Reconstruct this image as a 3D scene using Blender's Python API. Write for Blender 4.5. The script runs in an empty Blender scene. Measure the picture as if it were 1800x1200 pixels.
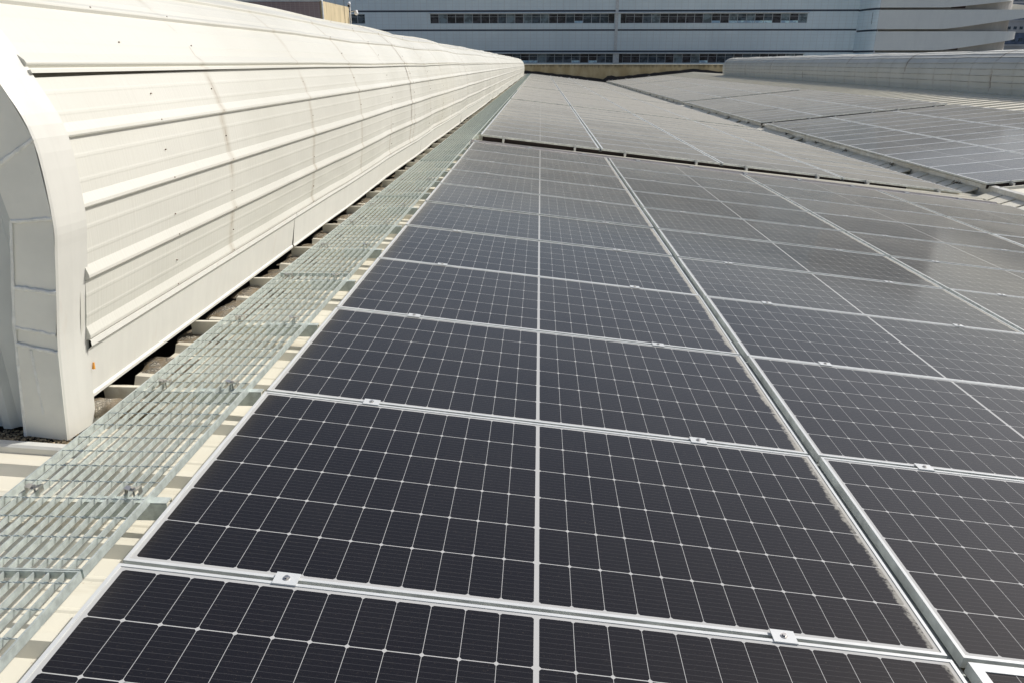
import bpy, bmesh, math, random
from mathutils import Vector, Matrix
random.seed(7)
R = math.radians
sc = bpy.context.scene
COL = sc.collection

# ------------------------------------------------------------------ camera
cam_d = bpy.data.cameras.new("camera")
cam = bpy.data.objects.new("camera", cam_d); COL.objects.link(cam)
cam_d.sensor_width = 36; cam_d.lens = 36 * 1325.9 / 1800
cam_d.clip_start = 0.05; cam_d.clip_end = 8000
CP = Vector((1.1245, -1.6806, 1.2693))
_r = Vector((.99936368, .03566838, 0)); _d = Vector((.01233477, -.34559812, -.93830155)); _f = Vector((-.03346770, .93770449, -.34581817))
M = Matrix(((_r.x, -_d.x, -_f.x, CP.x), (_r.y, -_d.y, -_f.y, CP.y), (_r.z, -_d.z, -_f.z, CP.z), (0, 0, 0, 1)))
cam.matrix_world = M
sc.camera = cam

# ------------------------------------------------------------------ light
SUN = Vector((.92, .45, 1.0)).normalized()
ELEV = math.asin(SUN.z); AZ = math.atan2(SUN.x, SUN.y)      # AZ clockwise from +Y
world = bpy.data.worlds.new("World"); sc.world = world; world.use_nodes = True
wn = world.node_tree
bg = wn.nodes['Background']
sky = wn.nodes.new('ShaderNodeTexSky'); sky.sky_type = 'NISHITA'; sky.sun_disc = False
sky.sun_elevation = ELEV; sky.sun_rotation = AZ
sky.air_density = 1.0; sky.dust_density = 3.6; sky.ozone_density = 1.0; sky.altitude = 50
wn.links.new(sky.outputs[0], bg.inputs[0]); bg.inputs[1].default_value = .10
sun_d = bpy.data.lights.new("sun", 'SUN'); sun_d.energy = 3.8; sun_d.angle = R(.53); sun_d.color = (1, .975, .93)
sun = bpy.data.objects.new("sun", sun_d); COL.objects.link(sun)
sun.rotation_euler = SUN.to_track_quat('Z', 'Y').to_euler()
sc.view_settings.view_transform = 'Standard'; sc.view_settings.look = 'None'
sc.view_settings.exposure = 0.0; sc.view_settings.gamma = 1; sc.view_settings.use_curve_mapping = False
sc.cycles.use_denoising = True
sc.cycles.max_bounces = 8
sc.cycles.sample_clamp_indirect = 6

# ------------------------------------------------------------------ materials
def mat(name):
    m = bpy.data.materials.new(name); m.use_nodes = True
    nt = m.node_tree; b = nt.nodes['Principled BSDF']
    return m, nt, b
class NT:
    """tiny node-expression helper"""
    def __init__(s, nt): s.nt = nt
    def n(s, t, **k):
        o = s.nt.nodes.new(t)
        for a, v in k.items(): setattr(o, a, v)
        return o
    def put(s, sock, v):
        if isinstance(v, bpy.types.NodeSocket): s.nt.links.new(v, sock)
        else: sock.default_value = v
    def m(s, op, a, b=None, c=None, clamp=False):
        o = s.n('ShaderNodeMath', operation=op, use_clamp=clamp)
        s.put(o.inputs[0], a)
        if b is not None: s.put(o.inputs[1], b)
        if c is not None: s.put(o.inputs[2], c)
        return o.outputs[0]
    def noise(s, vec, scale, detail=3, rough=.5):
        o = s.n('ShaderNodeTexNoise'); o.inputs['Scale'].default_value = scale
        o.inputs['Detail'].default_value = detail; o.inputs['Roughness'].default_value = rough
        if vec is not None: s.nt.links.new(vec, o.inputs['Vector'])
        return o.outputs['Fac']
    def mapping(s, vec, scale=(1, 1, 1), loc=(0, 0, 0)):
        o = s.n('ShaderNodeMapping'); o.inputs['Scale'].default_value = scale; o.inputs['Location'].default_value = loc
        s.nt.links.new(vec, o.inputs['Vector']); return o.outputs[0]
    def geo(s): return s.n('ShaderNodeNewGeometry')
    def obj(s): return s.n('ShaderNodeTexCoord').outputs['Object']
    def ramp(s, f, a, b):      # smooth 0..1 between a and b
        o = s.n('ShaderNodeMapRange', interpolation_type='SMOOTHSTEP')
        s.put(o.inputs[0], f); o.inputs[1].default_value = a; o.inputs[2].default_value = b
        return o.outputs[0]
    def mix(s, f, a, b):
        o = s.n('ShaderNodeMix', data_type='RGBA'); s.put(o.inputs[0], f)
        for i, v in ((6, a), (7, b)):
            s.put(o.inputs[i], v if isinstance(v, bpy.types.NodeSocket) else (*v, 1))
        return o.outputs[2]
    def sep(s, v):
        o = s.n('ShaderNodeSeparateXYZ'); s.nt.links.new(v, o.inputs[0]); return o.outputs
    def bump(s, h, strength, dist, b):
        o = s.n('ShaderNodeBump'); o.inputs['Strength'].default_value = strength; o.inputs['Distance'].default_value = dist
        s.nt.links.new(h, o.inputs['Height']); s.nt.links.new(o.outputs[0], b.inputs['Normal'])

def simple(name, col, rough=.5, metal=0., var=.12, nscale=6., bumpd=0., stretch=(1, 1, 1), dirt=None, dcol=(.2, .15, .1), spec=.5):
    m, nt, b = mat(name); x = NT(nt)
    co = x.geo().outputs['Position']
    v = x.mapping(co, tuple(nscale * q for q in stretch))
    f = x.noise(v, 1, 5, .6)
    c = x.mix(x.ramp(f, .3, .7), tuple(q * (1 - var) for q in col), tuple(min(1, q * (1 + var)) for q in col))
    if dirt:
        f2 = x.noise(x.mapping(co, tuple(dirt[0] * q for q in stretch)), 1, 6, .65)
        c = x.mix(x.m('MULTIPLY', x.ramp(f2, dirt[1], dirt[1] + .15), dirt[2]), c, dcol)
    nt.links.new(c, b.inputs['Base Color'])
    b.inputs['Roughness'].default_value = rough; b.inputs['Metallic'].default_value = metal
    b.inputs['Specular IOR Level'].default_value = spec
    if bumpd: x.bump(f, .6, bumpd, b)
    return m

L, W = 2.278, 1.134
def solar_material():
    m, nt, b = mat("solar_glass"); x = NT(nt)
    uv = x.n('ShaderNodeUVMap'); uv.uv_map = "UVMap"
    s = x.sep(uv.outputs[0]); X, Y = s[0], s[1]
    px, py, c0, y0 = .0925, .182, .0065, .022
    ax = x.m('SUBTRACT', x.m('ABSOLUTE', x.m('SUBTRACT', X, L / 2)), c0)
    fx = x.m('MULTIPLY', x.m('FRACT', x.m('DIVIDE', ax, px)), px)
    dx = x.m('MINIMUM', fx, x.m('SUBTRACT', px, fx))
    ay = x.m('SUBTRACT', Y, y0)
    fy = x.m('MULTIPLY', x.m('FRACT', x.m('DIVIDE', ay, py)), py)
    dy = x.m('MINIMUM', fy, x.m('SUBTRACT', py, fy))
    cell = x.m('MULTIPLY', x.m('GREATER_THAN', dx, .0007), x.m('GREATER_THAN', dy, .0014))
    cell = x.m('MULTIPLY', cell, x.m('GREATER_THAN', x.m('ADD', dx, dy), .0080))
    cell = x.m('MULTIPLY', cell, x.m('MULTIPLY', x.m('GREATER_THAN', ax, 0.), x.m('LESS_THAN', ax, 12 * px)))
    cell = x.m('MULTIPLY', cell, x.m('MULTIPLY', x.m('GREATER_THAN', ay, 0.), x.m('LESS_THAN', ay, 6 * py)))
    # thin wires along the module's length
    bus = x.m('LESS_THAN', x.m('FRACT', x.m('DIVIDE', ay, py / 10)), .055)
    oi = x.n('ShaderNodeObjectInfo').outputs['Random']
    pos = x.geo().outputs['Position']
    n1 = x.noise(pos, 420, 2, .7)
    n2 = x.noise(x.mapping(pos, (30, 260, 30)), 1, 2, .7)
    n3 = x.noise(x.mapping(pos, (150, 260, 150)), 1, 3, .75)
    speck = x.m('ADD', x.m('MULTIPLY', x.ramp(n1, .62, .76), .05), x.m('MULTIPLY', x.ramp(n3, .64, .78), .16))
    strk = x.m('MULTIPLY', x.ramp(n2, .62, .78), .025)
    cellc = x.mix(oi, (.0045, .0045, .008), (.006, .0062, .0105))
    cellc = x.mix(x.m('MULTIPLY', bus, .09), cellc, (.5, .5, .5))
    cellc = x.mix(x.m('ADD', speck, strk), cellc, (.75, .62, .45))
    col = x.mix(cell, (.45, .45, .44), cellc)
    nt.links.new(col, b.inputs['Base Color'])
    b.inputs['Roughness'].default_value = .17
    b.inputs['IOR'].default_value = 1.33; b.inputs['Specular Tint'].default_value = (1, .96, .88, 1)
    nz = x.noise(pos, 1.3, 4, .6)
    b.inputs['Roughness'].default_value = .15
    nt.links.new(x.m('ADD', .06, x.m('MULTIPLY', nz, .09)), b.inputs['Roughness'])
    # dust film lying on the glass: optical depth grows with the slant of the view
    g = x.geo()
    dot = x.n('ShaderNodeVectorMath', operation='DOT_PRODUCT')
    nt.links.new(g.outputs['Incoming'], dot.inputs[0]); nt.links.new(g.outputs['Normal'], dot.inputs[1])
    cosv = x.m('MAXIMUM', x.m('ABSOLUTE', dot.outputs['Value']), .03)
    patch = x.noise(pos, 2.2, 5, .6)
    tau = x.m('MULTIPLY', x.m('MULTIPLY', x.m('ADD', .50, x.m('MULTIPLY', patch, 1.0)), x.m('ADD', .82, x.m('MULTIPLY', oi, .36))), DUST)
    # mud washed down to the lower short edge (u near L)
    en = x.noise(x.mapping(pos, (10, 10, 10)), 1, 5, .7)
    en2 = x.noise(x.mapping(pos, (90, 90, 90)), 1, 3, .7)
    edge = x.m('SUBTRACT', X, x.m('SUBTRACT', L - .016, x.m('MULTIPLY', x.m('MULTIPLY', en, x.m('ADD', .35, en2)), .048)))
    mud = x.m('MULTIPLY', x.ramp(edge, -.006, .010), x.ramp(x.m('ADD', en2, x.m('MULTIPLY', en, .6)), .55, .95))
    taut = x.m('ADD', tau, x.m('MULTIPLY', mud, .6))
    fac = x.m('SUBTRACT', 1, x.m('POWER', 2.71828, x.m('MULTIPLY', x.m('DIVIDE', taut, x.m('POWER', cosv, 1.8)), -1)))
    dif = x.n('ShaderNodeBsdfDiffuse'); dif.inputs[0].default_value = (.43, .415, .37, 1)
    ms = x.n('ShaderNodeMixShader')
    nt.links.new(x.m('MULTIPLY', fac, .78), ms.inputs[0]); nt.links.new(b.outputs[0], ms.inputs[1]); nt.links.new(dif.outputs[0], ms.inputs[2])
    nt.links.new(ms.outputs[0], nt.nodes['Material Output'].inputs[0])
    return m
DUST = .0100
M_GLASS = solar_material()
M_ALU = simple("anodised_aluminium", (.62, .635, .63), .36, .15, .05, 14, spec=.5)
M_SIDE = simple("frame_side_aluminium", (.60, .62, .59), .5, .1, .2, 12)  # frame sides, a touch darker and more mottled than the lip
M_BOLT = simple("bolt_steel", (.62, .60, .57), .28, .9, .1, 30)
M_RAIL = simple("rail_aluminium", (.50, .51, .51), .45, .5, .08, 8)
M_GALV = simple("galvanised_steel", (.51, .56, .53), .40, .30, .16, 38, dirt=(160, .62, .35), dcol=(.75, .78, .78))
M_CHAN = simple("beige_channel_steel", (.70, .67, .56), .45, .05, .06, 9, dirt=(7, .55, .5), dcol=(.42, .36, .26))
M_FOIL = None
def foil():
    m, nt, b = mat("foil_backed_bitumen"); x = NT(nt); co = x.geo().outputs['Position']
    f = x.noise(co, 14, 6, .7)
    c = x.mix(x.ramp(f, .42, .66), (.27, .215, .14), (.60, .56, .47))
    nt.links.new(c, b.inputs['Base Color'])
    nt.links.new(x.m('MULTIPLY', x.ramp(f, .45, .60), .8), b.inputs['Metallic'])
    b.inputs['Roughness'].default_value = .26
    x.bump(x.noise(x.mapping(co, (60, 150, 90)), 1, 5, .7), 1, .010, b)
    return m
M_FOIL = foil()
M_GUM = simple("orange_sealant", (.75, .32, .04), .4, 0, .2, 60)
M_SEAL = simple("grey_sealant", (.80, .80, .76), .45, 0, .1, 25, bumpd=.01)
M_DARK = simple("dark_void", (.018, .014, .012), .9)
M_CREAM2 = simple("cream_trim", (.66, .65, .595), .42, 0, .03, 5, stretch=(3, 3, .4), dirt=(4, .58, .25), dcol=(.58, .50, .42))

def roof_mat():
    m, nt, b = mat("beige_roof_sheet"); x = NT(nt); co = x.geo().outputs['Position']
    f = x.noise(co, 1.5, 5, .6); f2 = x.noise(x.mapping(co, (1.2, 9, 9)), 1, 5, .7); f3 = x.noise(co, 26, 5, .7)
    c = x.mix(x.ramp(f, .3, .7), (.70, .655, .53), (.76, .72, .60))
    c = x.mix(x.m('MULTIPLY', x.ramp(f2, .55, .78), .55), c, (.45, .38, .26))
    c = x.mix(x.m('MULTIPLY', x.ramp(f3, .63, .72), .5), c, (.40, .30, .19))
    nt.links.new(c, b.inputs['Base Color']); b.inputs['Roughness'].default_value = .5
    return m
M_ROOF = roof_mat()

def barrel_mat(name, rust, phase=.05, hw=.012, run=.62):
    """cream coated sheet: hoop-wise dirty runs below every line of screws, faint mill lines"""
    m, nt, b = mat(name); x = NT(nt); co = x.geo().outputs['Position']
    s = x.sep(co); Y, Z = s[1], s[2]
    wob = x.m('MULTIPLY', x.m('SUBTRACT', x.noise(x.mapping(co, (.5, .5, 2.2)), 1, 3), .5), .22)
    yy = x.m('ADD', Y, wob)
    ph = x.m('ABSOLUTE', x.m('SUBTRACT', x.m('FRACT', x.m('DIVIDE', x.m('SUBTRACT', yy, phase), 1.6)), .5))
    d1 = x.m('MULTIPLY', x.m('SUBTRACT', .5, ph), 1.6)          # distance from hoop line
    wide = x.m('SUBTRACT', 1, x.ramp(d1, .0, hw * 5.5)); thin = x.m('SUBTRACT', 1, x.ramp(d1, .0, hw))
    brk = x.noise(x.mapping(co, (1.5, .9, 2.6)), 1, 3, .6)
    brk2 = x.noise(x.mapping(co, (6, 3, 9)), 1, 4, .7)
    big = x.noise(x.mapping(co, (.25, .7, .5)), 1, 3, .5)
    fine = x.noise(x.mapping(co, (4, 75, 2)), 1, 3, .6)
    c = x.mix(x.ramp(big, .3, .7), (.575, .565, .50), (.635, .625, .56))
    c = x.mix(x.m('MULTIPLY', x.ramp(fine, .45, .75), .08), c, (.50, .46, .38))
    c = x.mix(x.m('MULTIPLY', x.m('MULTIPLY', wide, x.ramp(brk, .32, .56)), run), c, (.45, .41, .33))
    c = x.mix(x.m('MULTIPLY', x.m('MULTIPLY', thin, x.ramp(brk2, .46, .62)), rust), c, (.30, .24, .18))
    nt.links.new(c, b.inputs['Base Color']); b.inputs['Roughness'].default_value = .42
    x.bump(x.m('ADD', x.noise(x.mapping(co, (1.4, 1.1, 1.4)), 1, 2), x.m('MULTIPLY', fine, .03)), .55, .07, b)
    return m
M_BARREL = barrel_mat("cream_barrel_sheet", .55, .85, .010)
M_RIBSHADE = simple("painted_rib_shadow", (.36, .335, .29), .8, 0, .5, 2)
M_LAPSHADE = simple("lap_gap_shade", (.26, .24, .20), .8)
M_STRAP = simple("rusty_lap_strap", (.42, .37, .30), .6, 0, .4, 6)
M_BARREL_B = barrel_mat("weathered_barrel_sheet", .9, .15, .030, .24)

def stained_concrete():
    m, nt, b = mat("stained_concrete"); x = NT(nt); co = x.geo().outputs['Position']
    s = x.sep(co)
    f = x.noise(x.mapping(co, (.7, .7, .35)), 1, 6, .65); f2 = x.noise(x.mapping(co, (2.6, 2.6, .25)), 1, 5, .7)
    c = x.mix(x.ramp(f, .35, .65), (.29, .235, .135), (.40, .34, .22))
    top = x.ramp(x.m('ADD', s[2], x.m('MULTIPLY', f2, 1.3)), 1.25, 1.85)
    c = x.mix(x.m('MULTIPLY', top, .85), c, (.05, .045, .03))
    nt.links.new(c, b.inputs['Base Color']); b.inputs['Roughness'].default_value = .9
    return m
M_CONC = stained_concrete()
M_COPE = simple("pale_coping", (.62, .60, .52), .8, 0, .12, 3)
M_BITU_SHADE = simple("black_bitumen_and_gap_shade", (.022, .020, .020), .75, 0, .3, 3, dirt=(1.2, .6, .5), dcol=(.16, .15, .14))
M_TILEW = None
def tiled(name, c1, c2, tile, grout):
    m, nt, b = mat(name); x = NT(nt); co = x.geo().outputs['Position']; s = x.sep(co)
    h = x.m('ADD', s[0], s[1])
    gx = x.m('LESS_THAN', x.m('FRACT', x.m('DIVIDE', h, tile[0])), .08); gz = x.m('LESS_THAN', x.m('FRACT', x.m('DIVIDE', s[2], tile[1])), .10)
    f = x.noise(co, .35, 5, .6); f2 = x.noise(x.mapping(co, (.9, .9, .12)), 1, 4, .6); f3 = x.noise(co, 9, 3, .8)
    c = x.mix(x.ramp(f, .3, .7), c1, c2)
    c = x.mix(x.m('MULTIPLY', x.ramp(f3, .4, .7), .12), c, tuple(q * .6 for q in c1))
    c = x.mix(x.m('MULTIPLY', x.ramp(f2, .5, .8), .25), c, tuple(q * .7 for q in c1))
    c = x.mix(x.m('MULTIPLY', x.m('MAXIMUM', gx, gz), .55), c, grout)
    nt.links.new(c, b.inputs['Base Color']); b.inputs['Roughness'].default_value = .55
    return m
M_FAC = tiled("grey_mosaic_facade", (.65, .75, .79), (.70, .80, .84), (.9, .45), (.57, .61, .62))
M_RAMP = tiled("pale_mosaic_ramp", (.64, .66, .65), (.69, .71, .69), (.9, .45), (.62, .64, .63))
M_RAMPIN = simple("ramp_core_plaster", (.44, .42, .39), .8, 0, .12, .5, stretch=(1, 1, .4))
M_BRICK = tiled("mauve_brick", (.20, .155, .165), (.25, .195, .20), (.24, .10), (.34, .31, .31))
M_BCON = simple("ochre_stained_concrete", (.50, .42, .27), .9, 0, .14, 2.2, stretch=(1, 1, .22), dirt=(2.6, .56, .6), dcol=(.20, .15, .10))
M_GROOVE = simple("dark_recess", (.06, .075, .10), .7)
M_LEDGE = simple("light_ledge", (.58, .61, .62), .6)
M_WFRAME = simple("window_frame_metal", (.42, .45, .48), .5)
def winglass(name, col, rough=.08):
    m, nt, b = mat(name); x = NT(nt); co = x.geo().outputs['Position']
    f = x.noise(x.mapping(co, (1.1, 1.1, 1.6)), 1, 4, .7)
    c = x.mix(x.ramp(f, .42, .58), col, tuple(min(1, q * 2.2 + .02) for q in col))
    nt.links.new(c, b.inputs['Base Color']); b.inputs['Roughness'].default_value = rough
    return m
M_PANE = [winglass("dark_window_glass", (.022, .022, .028)), winglass("blue_window_glass", (.035, .05, .065)), winglass("curtained_window_glass", (.08, .11, .125), .3), winglass("open_sash_sky_tint", (.34, .48, .60), .3)]  # open sashes: the sky's reflection is put into the glass colour
M_ASPH = simple("yard_concrete", (.22, .215, .20), .9, 0, .25, .12)
M_CITY = [simple("far_block_pale", (.42, .42, .42), .8, 0, .2, .1), simple("far_block_blue", (.12, .16, .24), .6, 0, .4, .2), simple("far_block_grey", (.28, .29, .31), .8, 0, .3, .2)]
M_HILL = simple("far_hill_haze_tint", (.34, .40, .47), .9, 0, .5, .02)  # distance haze painted into the hill's bluish colour
M_GRAVEL = simple("mixed_gravel", (.34, .27, .17), .9, 0, .8, 90, bumpd=.01)
M_CAMW = simple("white_plastic", (.80, .80, .80), .35)
M_BLACK = simple("black_plastic", (.02, .02, .022), .3)

# ------------------------------------------------------------------ mesh helpers
class MB:
    def __init__(s): s.v = []; s.f = []; s.mi = []; s.uv = None
    def vert(s, p): s.v.append(tuple(p)); return len(s.v) - 1
    def quad(s, a, b, c, d, mi=0):
        i = len(s.v); s.v += [tuple(a), tuple(b), tuple(c), tuple(d)]; s.f.append((i, i + 1, i + 2, i + 3)); s.mi.append(mi)
    def face(s, pts, mi=0):
        i = len(s.v); s.v += [tuple(p) for p in pts]; s.f.append(tuple(range(i, i + len(pts)))); s.mi.append(mi)
    def hexa(s, p, mi=0):      # 8 corners: bottom 0-3 ccw, top 4-7
        i = len(s.v); s.v += [tuple(q) for q in p]
        for f in ((3, 2, 1, 0), (4, 5, 6, 7), (0, 1, 5, 4), (1, 2, 6, 5), (2, 3, 7, 6), (3, 0, 4, 7)):
            s.f.append(tuple(i + k for k in f)); s.mi.append(mi)
    def box(s, x0, x1, y0, y1, z0, z1, mi=0):
        s.hexa(((x0, y0, z0), (x1, y0, z0), (x1, y1, z0), (x0, y1, z0), (x0, y0, z1), (x1, y0, z1), (x1, y1, z1), (x0, y1, z1)), mi)
    def tube(s, p, q, r, n=8, r2=None, cap=True, mi=0):
        p, q = Vector(p), Vector(q); d = (q - p).normalized(); r2 = r if r2 is None else r2
        a = d.orthogonal().normalized(); b = d.cross(a); i = len(s.v)
        for c, rr in ((p, r), (q, r2)):
            for k in range(n):
                t = 2 * math.pi * k / n; s.v.append(tuple(c + (a * math.cos(t) + b * math.sin(t)) * rr))
        for k in range(n):
            l = (k + 1) % n; s.f.append((i + k, i + l, i + n + l, i + n + k)); s.mi.append(mi)
        if cap:
            s.f.append(tuple(i + n - 1 - k for k in range(n))); s.f.append(tuple(i + n + k for k in range(n))); s.mi += [mi, mi]
    def loft(s, rings, close=False, mi=0):      # rings: lists of points with equal count
        i = len(s.v); n = len(rings[0])
        for r in rings: s.v += [tuple(p) for p in r]
        for a in range(len(rings) - 1):
            for k in range(n if close else n - 1):
                l = (k + 1) % n
                s.f.append((i + a * n + k, i + a * n + l, i + (a + 1) * n + l, i + (a + 1) * n + k)); s.mi.append(mi)
    def mesh(s, name, mats):
        me = bpy.data.meshes.new(name); me.from_pydata(s.v, [], s.f)
        for m in (mats if isinstance(mats, (list, tuple)) else [mats]): me.materials.append(m)
        me.polygons.foreach_set('material_index', s.mi); me.update(); return me
    def build(s, name, mats, parent=None, smooth=False):
        o = bpy.data.objects.new(name, s.mesh(name, mats)); COL.objects.link(o)
        if parent: o.parent = parent
        if smooth: o.data.polygons.foreach_set('use_smooth', [True] * len(o.data.polygons))
        return o
def tag(o, label=None, cat=None, group=None, kind=None):
    for k, v in (('label', label), ('category', cat), ('group', group), ('kind', kind)):
        if v: o[k] = v
    return o
def empty(name, loc=(0, 0, 0), rot=(0, 0, 0)):
    o = bpy.data.objects.new(name, None); COL.objects.link(o); o.location = loc; o.rotation_euler = rot
    o.empty_display_size = .1
    return o
def put(name, me, parent=None, loc=None, rot=None):
    o = bpy.data.objects.new(name, me); COL.objects.link(o)
    if parent: o.parent = parent
    if loc is not None: o.location = loc
    if rot is not None: o.rotation_euler = rot
    return o
ORD = ['first', 'second', 'third', 'fourth', 'fifth', 'sixth', 'seventh', 'eighth', 'ninth', 'tenth', 'eleventh', 'twelfth', 'thirteenth', 'fourteenth', 'fifteenth', 'sixteenth', 'seventeenth', 'eighteenth', 'nineteenth', 'twentieth']
TENS = {20: 'twenty', 30: 'thirty', 40: 'forty', 50: 'fifty', 60: 'sixty', 70: 'seventy', 80: 'eighty', 90: 'ninety', 100: 'hundred'}
def ordw(i):        # 0-based
    n = i + 1
    if n <= 20: return ORD[i]
    t, u = n // 10 * 10, n % 10
    if u: return TENS[t] + '-' + ORD[u - 1]
    return (TENS[t][:-1] + 'ieth') if t < 100 else 'hundredth'

# ------------------------------------------------------------------ roof planes
AA = R(6.416); AB = math.atan(.1)                    # slope of the near and of the far pitch
def PA(u, v, h=0):                                    # point on the near array plane
    return Vector((u * math.cos(AA) + h * math.sin(AA), v, -u * math.sin(AA) + h * math.cos(AA)))
BX, BZ = 9.62, -.864
def PB(u, v, h=0):
    return Vector((BX + u * math.cos(AB) - h * math.sin(AB), v, BZ + u * math.sin(AB) + h * math.cos(AB)))
def zA(X): return (-.1585 - .06 * (X - .3)) if X < .3 else (-.1585 - .1065 * (X - .3))                   # roof pan, near pitch
def zB(X): return -.965 + .1 * (X - 9.7)              # roof pan, far pitch
RIDGE = -1.7; RIDGE_B = 2 * 9.6 + 1.7
Y_END = 103.0; MON_END = 81.2
RP = .405                                             # rib pitch
def rib_profile(y0, y1, phase, rh, alt=1):
    """(y, h) points of ribbed sheet"""
    pts = []; k = math.ceil((y0 - phase) / RP)
    pts.append((y0, 0))
    while phase + k * RP < y1 - .06:
        y = phase + k * RP
        if y > y0 + .05:
            pts += [(y - .042, 0), (y - .018, rh * (alt if k % 2 else 1)), (y + .018, rh * (alt if k % 2 else 1)), (y + .042, 0)]
            for q in (.135, .27):
                if y + q + .02 < y1 - .02: pts += [(y + q - .012, 0), (y + q - .004, .0035), (y + q + .004, .0035), (y + q + .012, 0)]
        k += 1
    pts.append((y1, 0)); return pts
def sheet(mb, xs, zf, y0, y1, phase, rh=.036, alt=1):
    prof = rib_profile(y0, y1, phase, rh, alt)
    rows = [[(X, y, zf(X) + h) for (y, h) in prof] for X in xs]
    mb.loft(rows)

fac = empty("factory_building", (0, 0, -12)); tag(fac, "long factory building whose beige ribbed metal roof carries the solar panels", "building")
inv = Matrix.Translation((0, 0, 12))
def under(mb, name, m, parent, **k):      # build in world coordinates below a parent empty
    o = mb.build(name, m, parent, **k); o.matrix_parent_inverse = parent.matrix_world.inverted() if False else Matrix.Translation(-parent.location); return o
mb = MB(); sheet(mb, (RIDGE, -.70), zA, -9.0, .80, -.18 - RP * 30)
sheet(mb, (-.70, .3, 2, 5, 9.66), zA, -9.0, Y_END, -.18 - RP * 30)
sheet(mb, (RIDGE, -.76), zA, MON_END + .1, Y_END, -.18 - RP * 30)
under(mb, "roof_sheet", M_ROOF, fac)
mb = MB(); sheet(mb, (9.74, 13, 17, RIDGE_B - .95), zB, -9.0, Y_END, -.1 - RP * 30, .050, .3)
sheet(mb, (RIDGE_B - .95, RIDGE_B), zB, MON_END + .1, Y_END, -.1 - RP * 30)
under(mb, "roof_sheet", M_ROOF, fac)
mb = MB(); sheet(mb, (RIDGE - 11.3, RIDGE - .94), lambda X: zA(2 * RIDGE - X), -9.0, Y_END, -.18 - RP * 30)
sheet(mb, (RIDGE - .94, RIDGE), lambda X: zA(2 * RIDGE - X), -9.0, .80, -.18 - RP * 30)
sheet(mb, (RIDGE - .94, RIDGE), lambda X: zA(2 * RIDGE - X), MON_END + .1, Y_END, -.18 - RP * 30)
sheet(mb, (RIDGE_B + .95, RIDGE_B + 11.3), lambda X: zB(2 * RIDGE_B - X), -9.0, Y_END, -.1 - RP * 30)
under(mb, "roof_sheet", M_ROOF, fac)
mb = MB()      # outer walls and a dark slab under the roof space
mb.box(RIDGE - 11.4, RIDGE - 11.2, -9, Y_END, -12, -1.35); mb.box(RIDGE_B + 11.2, RIDGE_B + 11.4, -9, Y_END, -12, -1.2)
mb.box(RIDGE - 11.2, RIDGE_B + 11.2, -9.2, -9, -12, -.5)
under(mb, "wall", M_FAC, fac)
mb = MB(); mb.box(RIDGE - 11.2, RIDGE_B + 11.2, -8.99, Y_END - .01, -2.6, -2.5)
mb.quad((-2.7, .95, -.42), (-.64, .95, -.42), (-.64, MON_END, -.42), (-2.7, MON_END, -.42)); under(mb, "slab_and_void_shade", M_DARK, fac)  # slab, and a sheet coloured black for the shade under the ventilator

# valley gutter between the two pitches
g = empty("valley_gutter", (9.7, 0, -1.3)); tag(g, "long grey metal gutter with a raised rim in the valley between both roof slopes", "gutter")
mb = MB()
ys = [-9 + 2.8 * k for k in range(41)]
def gut(pr): mb.loft([[(x + random.uniform(-.004, .004), y, z + random.uniform(-.003, .003)) for x, z in pr] for y in ys])
gut([(9.685, -1.24), (9.69, -.955), (9.692, -.925), (9.785, -.915), (9.79, -1.24)])
mb.quad((9.55, -9, -1.26), (9.8, -9, -1.26), (9.8, Y_END, -1.26), (9.55, Y_END, -1.26))
def gmat():
    m, nt, b = mat("weathered_gutter_metal"); x = NT(nt); co = x.geo().outputs['Position']
    f = x.noise(x.mapping(co, (2, 2.2, .5)), 1, 5, .7)
    c = x.mix(x.ramp(f, .35, .7), (.52, .50, .44), (.72, .73, .71)); nt.links.new(c, b.inputs['Base Color'])
    b.inputs['Roughness'].default_value = .5; b.inputs['Metallic'].default_value = .15; return m
M_GUT = gmat()
under(mb, "gutter_channel", M_GUT, g)
y = 9
while y < 48:      # pieces of folded flashing closing the rib ends
    w = random.uniform(.33, .395); z = zA(9.6); mb = MB()
    if random.random() < .85:
        t = random.uniform(-.012, .012)
        mb.hexa(((9.42, y, z + .03), (9.66, y, z + .09 + t), (9.66, y + w, z + .09 + t), (9.42, y + w, z + .03), (9.42, y, z + .04), (9.675, y, z + .130 + t), (9.675, y + w, z + .130 + t), (9.42, y + w, z + .04)))
        under(mb, "rib_end_flashing", M_ROOF, g)
    y += RP
mb = MB()
for k in range(30):
    y = 8 + k * 2.9 + random.uniform(-.6, .6)
    for j in range(6):
        mb.tube((9.62 + random.uniform(-.05, .05), y + random.uniform(-.12, .12), -1.05), (9.66 + random.uniform(-.05, .02), y + random.uniform(-.15, .15), -1.02 + random.uniform(0, .05)), .008, 5)
tag(mb.build("gutter_debris", simple("dark_debris", (.09, .075, .05), .9)), "small dark tufts of leaf debris caught along the valley gutter", "debris", kind="stuff")

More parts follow.
